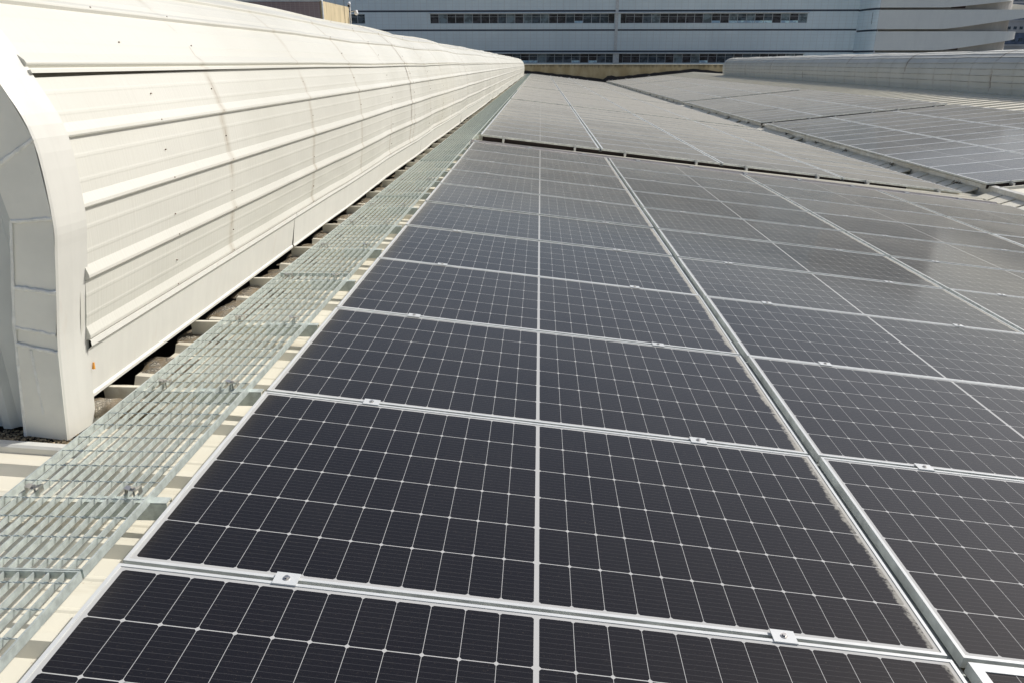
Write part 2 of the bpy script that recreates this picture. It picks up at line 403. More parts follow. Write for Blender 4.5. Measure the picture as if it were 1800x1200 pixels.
# ------------------------------------------------------------------ barrel monitors
PROF = [(-.660, .02), (-.625, .235), (-.620, .26), (-.575, .51), (-.555, .77), (-.572, 1.02), (-.630, 1.23), (-.700, 1.36), (-.79, 1.467), (-.95, 1.60), (-1.18, 1.69), (-1.42, 1.74), (-1.7, 1.755)]
def catmull(P, n):
    out = []
    for i in range(len(P) - 1):
        p0 = P[max(i - 1, 0)]; p1 = P[i]; p2 = P[i + 1]; p3 = P[min(i + 2, len(P) - 1)]
        for k in range(n):
            t = k / n
            out.append(tuple(.5 * ((2 * p1[j]) + (-p0[j] + p2[j]) * t + (2 * p0[j] - 5 * p1[j] + 4 * p2[j] - p3[j]) * t * t + (-p0[j] + 3 * p1[j] - 3 * p2[j] + p3[j]) * t ** 3) for j in (0, 1)))
    out.append(P[-1]); return out
SM = catmull(PROF[2:], 24)           # from the lowest rib up to the crown
ARC = [0]
for a, b_ in zip(SM, SM[1:]): ARC.append(ARC[-1] + math.hypot(b_[0] - a[0], b_[1] - a[1]))
def on_arc(s):
    s = max(0, min(s, ARC[-1])); i = 0
    lo, hi = 0, len(ARC) - 1
    while hi - lo > 1:
        mid = (lo + hi) // 2
        if ARC[mid] <= s: lo = mid
        else: hi = mid
    t = (s - ARC[lo]) / max(1e-9, ARC[hi] - ARC[lo])
    p = (SM[lo][0] + (SM[hi][0] - SM[lo][0]) * t, SM[lo][1] + (SM[hi][1] - SM[lo][1]) * t)
    tx, tz = SM[hi][0] - SM[lo][0], SM[hi][1] - SM[lo][1]; l = math.hypot(tx, tz)
    return p, (tz / l, -tx / l)      # point, outward normal (towards +X / up)
def z_to_s(z):
    for i in range(len(SM) - 1):
        if SM[i][1] <= z <= SM[i + 1][1]: return ARC[i] + (z - SM[i][1]) / (SM[i + 1][1] - SM[i][1]) * (ARC[i + 1] - ARC[i])
    return ARC[-1]
RIBS = [z_to_s(z) for z in (.275, .515, .775, 1.025)]
S_LAP = z_to_s(1.237)
RIBS2 = [S_LAP + .03, z_to_s(1.475), z_to_s(1.605), z_to_s(1.695)]
def rib_pts(s, h=.0165):
    return [(s - .011, 0), (s - .006, h * .8), (s - .001, h), (s + .010, h * .95), (s + .044, 0)]
def wall_profile(s0, s1, ribs, lip=None):
    pts = [(s0, 0)]
    for i, r in enumerate(ribs):
        pts += rib_pts(r)
        nxt = ribs[i + 1] if i + 1 < len(ribs) else s1
        span = nxt - r
        if span > .15:
            for q in (.36, .70):
                c = r + span * q; pts += [(c - .010, 0), (c - .004, .0009), (c + .004, .0009), (c + .010, 0)]
    pts.append((s1, 0)); return pts
def off(s, h):
    p, n = on_arc(s); return (p[0] + n[0] * h, p[1] + n[1] * h)

def make_monitor(name, label, y0, y1, axis, matb, dz, near):
    """barrel-vault ridge ventilator; axis None = as drawn, else mirrored about x=axis"""
    def fx(x, z): return (x, z + dz) if axis is None else (2 * axis - x, z + dz)
    root = empty(name, (fx(RIDGE, 0)[0], y0, zA(RIDGE))); tag(root, label, "roof monitor")
    segs = []; y = y0
    while y < y1 - .01:
        segs.append(y); y += .4
    segs.append(y1)
    wav = [(random.uniform(-1, 1), random.uniform(-1, 1)) for _ in range(len(segs) // 5 + 3)]
    def wave(y, s):
        t = (y - y0) / 2.0; i = int(t); f = t - i; f = f * f * (3 - 2 * f)
        a = wav[min(i, len(wav) - 1)]; b_ = wav[min(i + 1, len(wav) - 1)]
        amp = min(1, max(0, (y - y0) / 10)) * .016
        return amp * (a[0] * (1 - f) + b_[0] * f + .6 * math.sin(s * 3 + a[1] * 3))
    low = wall_profile(0, S_LAP - .004, RIBS); up = wall_profile(S_LAP + .012, ARC[-1], RIBS2)
    up = [(S_LAP - .006, .016), (S_LAP + .006, .017), (S_LAP + .008, .004)] + up[1:]
    for side in (1, -1):      # camera side and the hidden side
        def P(s, h, y):
            a = off(s, h + wave(y, s)); xx = a[0] if side > 0 else 2 * RIDGE - a[0]
            X, Z = fx(xx, a[1]); return (X, y, Z)
        mb = MB()
        rows = [[P(s, -.004, y0 - .03) for s, h in low], [P(s, -.004, y0 - .001) for s, h in low]]
        for y in segs:
            gap = .013 * max(0, 1 - (y - y0) / 1.9) if (near and side > 0) else 0
            r = [P(s, h, y) for s, h in low]
            r[-1] = P(S_LAP - .004 - gap + (.0 if gap else .006), 0, y)
            rows.append(r)
        mb.loft(rows); o = under(mb, "wall_sheet", matb, root)
        mb = MB(); mb.loft([[P(s, -.004, y0 - .03) for s, h in up], [P(s, -.004, y0 - .001) for s, h in up]] + [[P(s, h, y) for s, h in up] for y in segs]); under(mb, "crown_sheet", matb, root)
        # added sheet, coloured for the shade inside the lifted lap
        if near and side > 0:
            mb = MB(); mb.quad(P(S_LAP - .1, -.012, y0), P(S_LAP + .1, -.012, y0), P(S_LAP + .1, -.012, y0 + 4), P(S_LAP - .1, -.012, y0 + 4)); under(mb, "lap_shade_sheet", M_LAPSHADE, root)
        if not near and side > 0:      # rib shadows painted as thin strips along the weathered sheets' laps
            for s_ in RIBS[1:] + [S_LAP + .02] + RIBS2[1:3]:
                mb = MB(); mb.loft([[P(s_ - .034, .003, y), P(s_ - .014, .004, y)] for y in segs]); under(mb, "rib_shadow_line", M_RIBSHADE, root)
        # skirt flashing in 3 m lengths
        y = y0; k = 0; cuts = [3.63 + 3.05 * q for q in range(-1, 40)]
        cuts = [y0] + [c for c in cuts if y0 + .3 < c < y1 - .3] + [y1]
        for a, b_ in zip(cuts, cuts[1:]):
            j = random.uniform(-.006, .006); j2 = random.uniform(-.008, .008); mb = MB()
            pr = [(-.628, .268), (-.604, .262), (-.6035, .240), (-.622, .226), (-.640 + j * .4, .13), (-.657 + j, .035), (-.650 + j, .026), (-.652 + j, .012 + j2), (-.69, .014 + j2)]
            def Q(x, z, y):
                xx = x if side > 0 else 2 * RIDGE - x; X, Z = fx(xx, z); return (X, y, Z)
            n = max(2, int((b_ - a) / .5)); mb.loft([[Q(x + wave(a + (b_ - a) * i / n, 0), z, a + .002 + (b_ - a - .004) * i / n) for x, z in pr] for i in range(n + 1)])
            under(mb, "skirt_flashing", M_CREAM2 if near else matb, root)
        # lap straps every few metres, screws on the near part
        y = 8.6 if near else 8.0
        n = 0
        while y < y1:
            mb = MB()
            lo = [q for q in low if q[0] <= S_LAP]; lo = lo[1:]
            mb.loft([[P(s, h + .0035, yy) for s, h in (low[1:-1] + up[3:])] for yy in (y, y + (.03 if near else .09))], mi=0)
            y += 8.0
            under(mb, "lap_strap", M_STRAP, root)
    return root, fx

root, fx = make_monitor("roof_monitor", "long cream barrel-vaulted roof ventilator beside the grating walkway, brightly sunlit", 1.0, MON_END, None, M_BARREL, 0, True)
mb = MB()       # screw heads with washers along the near part
scr = MB()
for k in range(24):
    y = .85 + 1.6 * k + (.0 if k else .9)
    for s in RIBS + RIBS2[1:3]:
        p = off(s + .006, .015); q = off(s + .006, .020); scr.tube((p[0], y, p[1]), (q[0], y, q[1]), .0034, 6)
    for s in (RIBS[0] + .12, RIBS[1] + .10, RIBS[2] + .13, RIBS[3] + .12, RIBS2[0] + .1):
        yy = y + random.uniform(-.03, .03); p = off(s, 0); q = off(s, .008); scr.tube((p[0], yy, p[1]), (q[0], yy, q[1]), .0034, 6)
under(scr, "screw_row", simple("rusty_screw", (.36, .30, .25), .6, .3, .3, 50), root)

# end arch trim, near end
YF = .846
TR_OUT = [(-.676, -.090), (-.636, .271), (-.596, .490), (-.570, .635), (-.551, .766), (-.560, 1.032), (-.630, 1.207), (-.72, 1.375), (-.86, 1.52), (-1.05, 1.65), (-1.35, 1.755), (-1.7, 1.79)]
FO = [(-.676, -.090), (-.636, .271), (-.630, .338), (-.594, .497), (-.551, .766), (-.560, 1.032), (-.630, 1.207), (-.72, 1.375), (-.86, 1.52), (-1.05, 1.65), (-1.35, 1.755), (-1.7, 1.79)]
TR_IN = [(-.836, -.071), (-.787, .303), (-.778, .369), (-.749, .520), (-.700, .755), (-.725, .93), (-.785, 1.09), (-.86, 1.23), (-.97, 1.36), (-1.13, 1.47), (-1.38, 1.56), (-1.7, 1.59)]
for side in (1, -1):
    sx = lambda x: x if side > 0 else 2 * RIDGE - x
    mb = MB()
    smo = catmull([(a, b_) for a, b_ in TR_OUT], 5)
    yrear = 1.015
    rings = []
    for (x, z) in smo:
        rings.append([(sx(x), YF, z), (sx(x + .004), YF + .01, z), (sx(x + .012), .93, z), (sx(x + .018), yrear, z), (sx(x - .012), yrear + .006, z)])
    mb.loft(rings)
    mb.face([(sx(-.676), YF, -.09), (sx(-.664), yrear, -.09), (sx(-.80), yrear, -.08), (sx(-.836), YF, -.071)])
    under(mb, "end_trim_side", M_CREAM2, root)
    mb = MB()
    for i in range(len(FO) - 1):
        o0, o1, i0, i1 = FO[i], FO[i + 1], TR_IN[i], TR_IN[i + 1]
        yo = YF + (.004 if i % 2 else 0)
        mb.hexa(((sx(o0[0]), yo, o0[1]), (sx(o1[0]), yo, o1[1]), (sx(i1[0]), yo, i1[1]), (sx(i0[0]), yo, i0[1]),
                 (sx(o0[0]), yo + .02, o0[1]), (sx(o1[0]), yo + .02, o1[1]), (sx(i1[0]), yo + .05, i1[1]), (sx(i0[0]), yo + .05, i0[1])))
    under(mb, "end_trim_face", simple("grey_trim_camera_side" if side > 0 else "grey_trim", (.80, .79, .72), .5, 0, .05, 4, dirt=(5, .6, .3), dcol=(.45, .42, .36)), root)  # same even trim colour on both sides
    if side > 0:
        def bead(p, q, r0):
            mb = MB(); n = 14; rings = []
            for k in range(n + 1):
                t = k / n; c = Vector((p[0] + (q[0] - p[0]) * t, YF - .0005, p[1] + (q[1] - p[1]) * t + random.uniform(-.002, .002))); r = r0 * random.uniform(.7, 1.3)
                d = Vector((q[0] - p[0], 0, q[1] - p[1])).normalized(); nrm = Vector((-d.z, 0, d.x))
                rings.append([c + nrm * r * math.cos(a_ * math.pi / 3) + Vector((0, -r * .5 * math.sin(a_ * math.pi / 3), 0)) for a_ in range(6)])
            mb.loft(rings, close=True); under(mb, "sealant_bead", M_SEAL, root)
        for i in (1, 2, 3, 4, 5): bead(FO[i], TR_IN[i], .0075 if i != 2 else .006)
        bead(TR_IN[0], TR_IN[2], .006); bead(TR_IN[2], TR_IN[4], .006)
        bead((-.735, .28), (-.745, .02), .005)
        for (x_, y, z, r) in ((-.628, 1.022, .150, .013), (-.592, 1.022, .445, .006)):
            mb = MB(); mb.tube((x_, y, z - r), (x_ + .002, y + .004, z + r), r * .5, 7, r * .28); under(mb, "sealant_blob", M_GUM, root)
# corrugated end wall
mb = MB()
def prof_in(t):      # inner boundary x->z limit
    pts = TR_IN
    for a, b_ in zip(pts, pts[1:]):
        if (a[0] - t) * (b_[0] - t) <= 0 and a[0] != b_[0] and b_[1] > .8: return a[1] + (b_[1] - a[1]) * (t - a[0]) / (b_[0] - a[0])
    return .8
x = -.70; row0, row1 = [], []
while x > 2 * RIDGE + .70:
    xm = x if x >= RIDGE else 2 * RIDGE - x
    zt = 1.62 if xm < -1.3 else prof_in(min(-.72, xm)) + .05
    for dx, dy in ((0, 0), (-.02, -.022), (-.05, -.022), (-.07, 0)):
        row0.append((x + dx, .90 + dy, -.06)); row1.append((x + dx, .90 + dy, zt))
    x -= .19
mb.loft([row0, row1]); under(mb, "end_wall", simple("grey_end_sheet", (.56, .58, .56), .5, 0, .06, 3), root)

root_b, _ = make_monitor("roof_monitor", "shaded grey barrel-vaulted roof ventilator along the far right ridge, rust-stained hoops", 4.0, MON_END, 9.6, M_BARREL_B, .02, False)

# ------------------------------------------------------------------ debris and foil under the near monitor
mb = MB()
for k in range(900):
    x = random.uniform(-1.55, -.60); y = random.uniform(.80, .90); r = random.uniform(.002, .0065)
    p = Vector((x, y, zA(x) + .004 + r * .6)); mb.tube(p - Vector((r, random.uniform(-r, r), 0)), p + Vector((r, 0, r * .8)), r * .9, 5, r * .5)
tag(mb.build("gravel", M_GRAVEL), "loose ochre and grey gravel lying under the ventilator's near end", "gravel", kind="stuff")

def foil_piece(y0, y1, k):
    mb = MB(); nx, ny = 12, 16; rows = []
    top = random.uniform(.008, .040)
    for j in range(ny + 1):
        t = j / ny; y = y0 + (y1 - y0) * t; r = []
        for i in range(nx + 1):
            s = i / nx; x = -.745 + .225 * s
            hump = math.sin(math.pi * min(1, s * 1.25)) ** .6 if s < .8 else 0
            env = math.sin(math.pi * min(1, max(0, t))) ** .35
            z = zA(x) + .012 + top * hump * env + random.uniform(-.0035, .0035) * env
            r.append((x + random.uniform(-.003, .003) + .02 * math.sin(t * 5 + k), y + random.uniform(-.003, .003), z))
        rows.append(r)
    mb.loft(rows); return mb
k = 0
while -.18 + RP * (3 + k) < 26:
    a = -.18 + RP * (3 + k) + .03; b_ = a + RP * random.uniform(.6, .93)
    o = foil_piece(a, b_, k).build("foil_flashing", M_FOIL, smooth=True)
    o.location = (0, 0, 0)
    tag(o, "crumpled brown and silver foil under the ventilator skirt, %s from the near end" % ordw(k), "foil flashing", "foil flashings under the ventilator skirt")
    k += 1
mb = MB(); mb.quad((-1.7, .795, zA(-1.7) + .003), (-.645, .795, zA(-.645) + .003), (-.645, .97, zA(-.645) + .003), (-1.7, .97, zA(-1.7) + .003))  # black strip added for the shade in the gap under the end trim
tag(mb.build("gap_shade_strip", M_BITU_SHADE), "black bitumen strip in the gap below the ventilator's near end trim", "shade strip")
mb = MB(); mb.loft([[(x, .745, zA(x) - .002), (x, .748, zA(x) + .022), (x, .757, zA(x) + .030), (x, .785, zA(x) + .030), (x, .794, zA(x) + .022), (x, .796, zA(x) - .002)] for x in (-1.7, -1.2, -.56)])
mb.face([(-.56, .745, zA(-.56)), (-.56, .748, zA(-.56) + .022), (-.56, .757, zA(-.56) + .03), (-.56, .785, zA(-.56) + .03), (-.56, .794, zA(-.56) + .022), (-.56, .796, zA(-.56))])
tag(mb.build("rolled_lip", M_CREAM2), "cream rolled sheet lip in front of the ventilator's near end, lower left", "sheet lip")
# fat wrapped roll at the near corner
mb = MB(); rings = []
for i in range(15):
    t = i / 14; c = Vector((-.68 + .24 * t, 1.06 + .0 * t, zA(-.6) + .045)); rr = .050 * (.92 + .06 * math.sin(i * 1.7)) * (1 if t < .9 else .6)
    rings.append([(c.x, c.y + rr * 1.15 * math.cos(q * math.pi / 8) * random.uniform(.9, 1.08), c.z + rr * math.sin(q * math.pi / 8) * random.uniform(.9, 1.08)) for q in range(16)])
mb.loft(rings, close=True); mb.face(rings[-1]); mb.face(rings[0])
tag(mb.build("foil_roll", M_FOIL, smooth=True), "fat brown foil-wrapped roll poking out at the ventilator's near corner", "foil roll")

# ------------------------------------------------------------------ grating walkway
GX0, GX1 = -.522, -.075; GZ = .012; GH = .0225
def slopeA(x): return GZ - .1075 * 0
SEC = 3.0; SY0 = -.06
def grating_meshes(twist):
    fr = MB()
    for x in (GX0, GX1): fr.box(x - .003, x + .003, .004, SEC - .004, -GH - .004, .001)
    for y in (.0, SEC - .008): fr.box(GX0 + .003, GX1 - .003, y + .001, y + .006, -GH, .0005)
    bars = MB(); n = 11
    for i in range(1, n):
        x = GX0 + (GX1 - GX0) * i / n; bars.box(x - .0017, x + .0017, .007, SEC - .009, -GH + .002, -.001)
    cr = MB(); m = 30
    for j in range(m):
        y = .05 + j * (SEC - .1) / (m - 1)
        if twist:
            nseg = 44; rr = []
            for k in range(nseg + 1):
                x = GX0 + .003 + (GX1 - GX0 - .006) * k / nseg; a = k * .9
                rr.append([(x, y + .0030 * math.cos(a + q * math.pi / 2) * (1 if q % 2 else .6), -.0018 + .0030 * math.sin(a + q * math.pi / 2) * (1 if q % 2 else .6)) for q in range(4)])
            cr.loft(rr, close=True)
        else: cr.box(GX0 + .003, GX1 - .003, y - .003, y + .003, -.006, .0005)
    return fr.mesh("grating_frame", M_GALV), bars.mesh("bearing_bars", M_GALV), cr.mesh("cross_bars", M_GALV)
near_m, far_m = grating_meshes(True), grating_meshes(False)
s = -1
while SY0 + SEC * s < 98:
    y = SY0 + SEC * s
    o = empty("grating_section", (0, y, GZ)); ms = near_m if s < 3 else far_m
    for nm, me in zip(("frame", "bearing_bars", "cross_bars"), ms): put(nm, me, o)
    tag(o, "galvanised walkway grating beside the ventilator, %s length from the photo's bottom" % ordw(s + 1), "grating", "grating sections of the walkway")
    s += 1
# supports
def support_mesh():
    mb = MB(); x0, x1, h = -.69, -.022, .058
    mb.box(x0, GX0 - .006, -.0015, .0015, 0, .016); mb.box(x0, GX0 - .006, .0015, .02, .013, .016)
    mb.box(x0, x1, -.0015, .0015, -h, 0)                # web facing the camera
    mb.box(x0, x1, .0015, .034, -.003, 0); mb.box(x0, x1, .0015, .034, -h, -h + .003); mb.box(x0, x1, .031, .034, -.014, -.003)
    return mb.mesh("support_channel", M_CHAN)
def sup_end():
    mb = MB(); mb.box(-.30, -.0215, -.0045, -.0018, -.060, -.001); mb.box(-.30, -.0215, -.0045, .03, .0005, .0035); return mb.mesh("support_sleeve", M_GALV)
S1, S2 = support_mesh(), sup_end()
for k in range(-2, 46):
    y = .31 + .845 * k
    o = empty("walkway_support", (0, y, GZ - GH - .0045))
    put("channel", S1, o); put("sleeve", S2, o)
    tag(o, "beige steel channel under the walkway grating, %s from the photo's bottom" % ordw(k + 2), "support channel", "channels under the walkway")
# saddle clips
def clip():
    a = MB()
    for sgn in (-1, 1):
        a.hexa(((sgn * .006, -.011, .010), (sgn * .024, -.011, .016), (sgn * .024, .011, .016), (sgn * .006, .011, .010), (sgn * .006, -.011, .012), (sgn * .024, -.011, .018), (sgn * .024, .011, .018), (sgn * .006, .011, .012)))
        a.box(sgn * .022 - .001, sgn * .022 + .001, -.011, .011, -.006, .016)
    a.box(-.007, .007, -.011, .011, .0075, .0095)
    b = MB(); b.tube((0, 0, .0095), (0, 0, .016), .0065, 6); b.tube((0, 0, -.045), (0, 0, .0095), .003, 6)
    return a.mesh("clip_saddle", M_BOLT), b.mesh("bolt", M_BOLT)
C1, C2 = clip()
for k in range(-1, 9):
    for i, x in enumerate((-.44, -.14)):
        o = empty("grating_clip", (x + random.uniform(-.01, .01), .31 + .845 * k + .02, GZ)); put("saddle", C1, o); put("bolt", C2, o)
        o.rotation_euler.z = random.uniform(-.25, .25)
        tag(o, "steel saddle clip on the grating's %s side, %s from the photo's bottom" % (("ventilator", "panel")[i], ordw(k + 1)), "clip", "saddle clips on the walkway grating")
mb = MB(); mb.tube((0, -.028, 0), (0, .022, 0), .0055, 8); mb.tube((0, -.006, 0), (0, 0.001, 0), .011, 6); mb.tube((0, .006, 0), (0, .013, 0), .011, 6)
o = mb.build("joint_bolt", M_BOLT); o.location = (-.165, SY0 - .004, -.004)
tag(o, "hexagon bolt joining two grating end plates near the lower left", "bolt")

# ------------------------------------------------------------------ solar panels
fr = MB(); T = .0; D = -.035; lip = .0105
for (x0, x1, y0, y1) in ((0, L, 0, lip), (0, L, W - lip, W), (0, lip, lip, W - lip), (L - lip, L, lip, W - lip)):
    fr.box(x0, x1, y0, y1, D, T, 1); fr.mi[-5] = 0
# outer groove line of the extrusion
FRM = fr.mesh("panel_frame", [M_ALU, M_SIDE])
fr = MB(); lf = .030
for (x0, x1, y0, y1) in ((0, L, 0, lf), (0, L, W - lf, W), (0, lf, lf, W - lf), (L - lf, L, lf, W - lf)):
    fr.box(x0, x1, y0, y1, D, T, 1); fr.mi[-5] = 0
FRF = fr.mesh("panel_frame_far", [M_ALU, M_SIDE])
def glass_mesh():
    me = bpy.data.meshes.new("panel_glass")
    z = -.0025; v = [(lip, lip, z), (L - lip, lip, z), (L - lip, W - lip, z), (lip, W - lip, z)]
    me.from_pydata(v, [], [(0, 1, 2, 3)]); uvl = me.uv_layers.new(name="UVMap")
    for i in range(4): uvl.data[i].uv = v[i][:2]
    me.materials.append(M_GLASS); return me
GLM = glass_mesh()
def backm():
    mb = MB(); mb.quad((lip, W - lip, -.008), (L - lip, W - lip, -.008), (L - lip, lip, -.008), (lip, lip, -.008)); return mb.mesh("panel_back", simple("white_backsheet", (.7, .7, .7), .6))
BKM = backm()
cl = MB(); cl.box(-.033, .033, -.024, .024, .0005, .0035); CLM = cl.mesh("mid_clamp", M_ALU)
bo = MB(); bo.tube((0, 0, .0035), (0, 0, .006), .0095, 14); bo.tube((0, 0, .006), (0, 0, .011), .006, 6); BOM = bo.mesh("bolt", M_BOLT)
PV = 1.154; PU = L + .045; W = 1.136
def dz_row(y):
    pts = [(-3, .0), (0, -.002), (2, -.009), (3.5, -.013), (5, -.011), (7, -.003), (9, .003), (11.5, .008), (13, 0), (200, 0)]
    for a, b_ in zip(pts, pts[1:]):
        if a[0] <= y <= b_[0]: return a[1] + (b_[1] - a[1]) * (y - a[0]) / (b_[0] - a[0])
    return 0
BLOCKS_A = [(-2 * PV, 12), (13.1, 13), (28.7, 14), (45.5, 15), (63.9, 15), (82.0, 16)]
BLOCKS_B = [(13.1, 13), (28.75, 14), (45.75, 15), (63.5, 14), (80.6, 16)]
places = []
for side, blocks, cols in (('A', BLOCKS_A, 4), ('B', BLOCKS_B, 3)):
    for bi, (y0, n) in enumerate(blocks):
        for r in range(n):
            for c in range(cols):
                yy = y0 + r * PV + .01
                if side == 'A':
                    p = PA(c * PU, yy, dz_row(yy + .5) if bi == 0 else 0); e = (random.gauss(0, .0007), AA, 0)
                    Mx = Matrix.Translation(p) @ Matrix.Rotation(AA, 4, 'Y') @ Matrix.Rotation(random.gauss(0, .0022), 4, 'X') @ Matrix.Rotation(random.gauss(0, .0006), 4, 'Y')
                else:
                    p = PB(c * PU + L, yy + W)
                    Mx = Matrix.Translation(p) @ Matrix.Rotation(-AB, 4, 'Y') @ Matrix.Rotation(random.gauss(0, .0022), 4, 'X') @ Matrix.Rotation(random.gauss(0, .0006), 4, 'Y') @ Matrix.Rotation(math.pi, 4, 'Z')
                places.append((side, bi, r, c, Mx))
Minv = M.inverted()
def area(Mx):
    pts = []
    for q in ((0, 0, 0), (L, 0, 0), (L, W, 0), (0, W, 0)):
        c = Minv @ (Mx @ Vector(q)); d = max(.25, -c.z)
        pts.append((max(-.68, min(.68, c.x / d)), max(-.454, min(.454, c.y / d))))
    return abs(sum(pts[i][0] * pts[(i + 1) % 4][1] - pts[(i + 1) % 4][0] * pts[i][1] for i in range(4))) / 2
order = sorted(range(len(places)), key=lambda i: -area(places[i][4]))
keep = set(order[:296])
blockw = {('A', 0): "nearest block", ('A', 1): "second block", ('A', 2): "third block", ('A', 3): "fourth block", ('A', 4): "fifth block", ('A', 5): "last block",
          ('B', 0): "nearest visible block", ('B', 1): "second block", ('B', 2): "third block", ('B', 3): "fourth block", ('B', 4): "last block"}
rest_f, rest_g, rest_uv = MB(), MB(), []
for i, (side, bi, r, c, Mx) in enumerate(places):
    if i in keep:
        o = empty("solar_panel"); o.matrix_world = Mx
        put("frame", FRM if (bi == 0 and side == "A") else FRF, o); put("glass", GLM, o)
        if bi <= 1: put("backsheet", BKM, o)
        last = (bi == 0 and r == 11) or (bi == 1 and side == 'A' and r == 12) or (side == 'B' and bi == 0 and r == 12)
        if ((side == 'A' and bi <= 1) or (side == 'B' and bi == 0)) and not last:
            yc = W + .01 if side == 'A' else -.01
            for xc in (.445, 1.81):
                m_ = put("mid_clamp", CLM, o, (xc + random.uniform(-.012, .012), yc, .0))
                if bi == 0 and side == 'A': put("bolt", BOM, m_)
        if side == 'A':
            lab = "dark solar panel on near slope, %s, %s row back, %s column from walkway" % (blockw[(side, bi)], ordw(r), ordw(c))
        else:
            lab = "greyish solar panel on far slope, %s, %s row back, %s column from gutter" % (blockw[(side, bi)], ordw(r), ordw(c))
        tag(o, lab, "solar panel", "solar panels on the %s slope" % ("near" if side == 'A' else "far"))
    else:
        for poly in FRF.polygons: rest_f.face([Mx @ FRF.vertices[q].co for q in poly.vertices], poly.material_index)
        z = -.0025
        for q in ((lip, lip), (L - lip, lip), (L - lip, W - lip), (lip, W - lip)): rest_uv.append(q)
        rest_g.face([Mx @ Vector((*q, z)) for q in rest_uv[-4:]])
if rest_g.f:
    o = rest_f.build("distant_solar_panels", [M_ALU, M_SIDE]); tag(o, "mass of small far-off solar panels near the far parapet", "solar panels", kind="stuff")
    g_ = rest_g.build("panel_glass", M_GLASS, o); ul = g_.data.uv_layers.new(name="UVMap")
    for i, q in enumerate(rest_uv): ul.data[i].uv = q

# rails, end clamps and feet
def endc():
    a = MB(); a.box(-.02, .02, -.030, -.002, -.05, .002); a.box(-.02, .02, -.012, .010, .001, .005); a.box(-.02, .02, -.06, -.03, -.050, -.045)
    b = MB(); b.tube((0, -.018, .002), (0, -.018, .018), .006, 6)
    f = MB(); f.box(-.02, .02, -.085, -.080, -.115, -.03); f.box(-.03, .03, -.115, -.06, -.116, -.111)
    return a.mesh("end_clamp", M_RAIL), b.mesh("bolt", M_BOLT), f.mesh("rail_foot", M_RAIL)
E1, E2, E3 = endc()
for side, blocks, cols in (('A', BLOCKS_A, 4), ('B', BLOCKS_B, 3)):
    for bi, (y0, n) in enumerate(blocks):
        if bi > 3: continue
        ln = n * PV; rm = MB(); rm.box(-.019, .019, -.10, ln + .06, -.072, -.037); me = rm.mesh("rail", M_RAIL)
        for c in range(cols):
            for q, uu in enumerate((.445, 1.81)):
                if side == 'A': p = PA(c * PU + uu, y0, -.008 if bi == 0 else 0); ry = AA
                else: p = PB(c * PU + uu, y0); ry = -AB
                o = empty("mounting_rail", p, (0, ry, 0)); put("rail", me, o)
                if bi <= 2: e = put("end_clamp", E1, o); put("bolt", E2, e); put("rail_foot", E3, o)
                tag(o, "thin aluminium rail, %s slope, %s, under %s panel column, %s rail of two" % (("near" if side == 'A' else "far"), blockw[(side, bi)], ordw(c), "upper" if (q == 0) == (side == 'A') else "lower"), "mounting rail", "rails carrying the solar panels")
# cable tray closing block 1 of the near slope
def tray(name_end, P, y, u0, u1, label):
    o = empty("cable_tray", P(u0, y)); 
    a = MB()
    def bx(ua, ub, ya, yb, ha, hb): a.hexa([P(ua, ya, ha), P(ub, ya, ha), P(ub, yb, ha), P(ua, yb, ha), P(ua, ya, hb), P(ub, ya, hb), P(ub, yb, hb), P(ua, yb, hb)])
    bx(u0, u1, y, y + .016, -.045, .010); bx(u0, u1, y + .016, y + .062, -.045, -.040); bx(u0, u1, y + .062, y + .065, -.045, .036)
    under(a, "tray_channel", simple("tray_metal", (.62, .585, .57), .5, .1, .05, 8), o)
    u = u0 + .10
    while u < u1 - .05:
        a = MB(); bx(u - .035, u + .035, y + .004, y + .06, .008, .022); under(a, "joint_plate", M_ALU, o); u += .93
    tag(o, label, "cable tray")
YT = 10 * PV + .012
tray("a", PA, YT, -.06, 9.05, "thin pinkish cable tray along the dark gap at the far edge of the nearest block")

def shade_strip(P, y, u0, u1, lab):  # dark strip added for the shade under a block's front edge
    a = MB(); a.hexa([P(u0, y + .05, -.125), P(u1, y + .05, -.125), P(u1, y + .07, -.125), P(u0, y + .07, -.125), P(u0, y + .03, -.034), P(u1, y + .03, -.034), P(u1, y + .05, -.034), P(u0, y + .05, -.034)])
    tag(a.build("under_edge_shade", simple("under_panel_shade", (.016, .008, .007), .8)), lab, "strip", "dark strips under the blocks' front edges")
shade_strip(PA, 13.1, .04, 8.2, "black strip added as shade under the near slope's second block's front edge")
shade_strip(PB, 28.75, .02, 6.85, "long black strip added as shade across the far slope under the second block's front edge")
shade_strip(PB, 45.75, .5, 6.8, "black strip added as shade across the far slope under the third block's front edge")
shade_strip(PB, 13.1, .02, 6.85, "black strip added as shade at the right edge under the far slope's nearest visible block")
M_GAP = simple("grey_gap_darkening", (.32, .34, .325), .6, .1, .15, 6)  # for strips added in the column slots to darken them
for bi in range(4):
    y0, n = BLOCKS_A[bi]
    for c in range(1, 4):
        a = MB(); u = c * PU - .0225; a.hexa([PA(u - .03, y0, -.05), PA(u + .03, y0, -.05), PA(u + .03, y0 + n * PV, -.05), PA(u - .03, y0 + n * PV, -.05), PA(u - .03, y0, -.045), PA(u + .03, y0, -.045), PA(u + .03, y0 + n * PV, -.045), PA(u - .03, y0 + n * PV, -.045)])
        tag(a.build("gap_dark_strip", M_GAP), "grey strip added to darken the slot right of the %s panel column, near slope, %s" % (ordw(c - 1), blockw[('A', bi)]), "channel", "darkening strips between the panel columns")
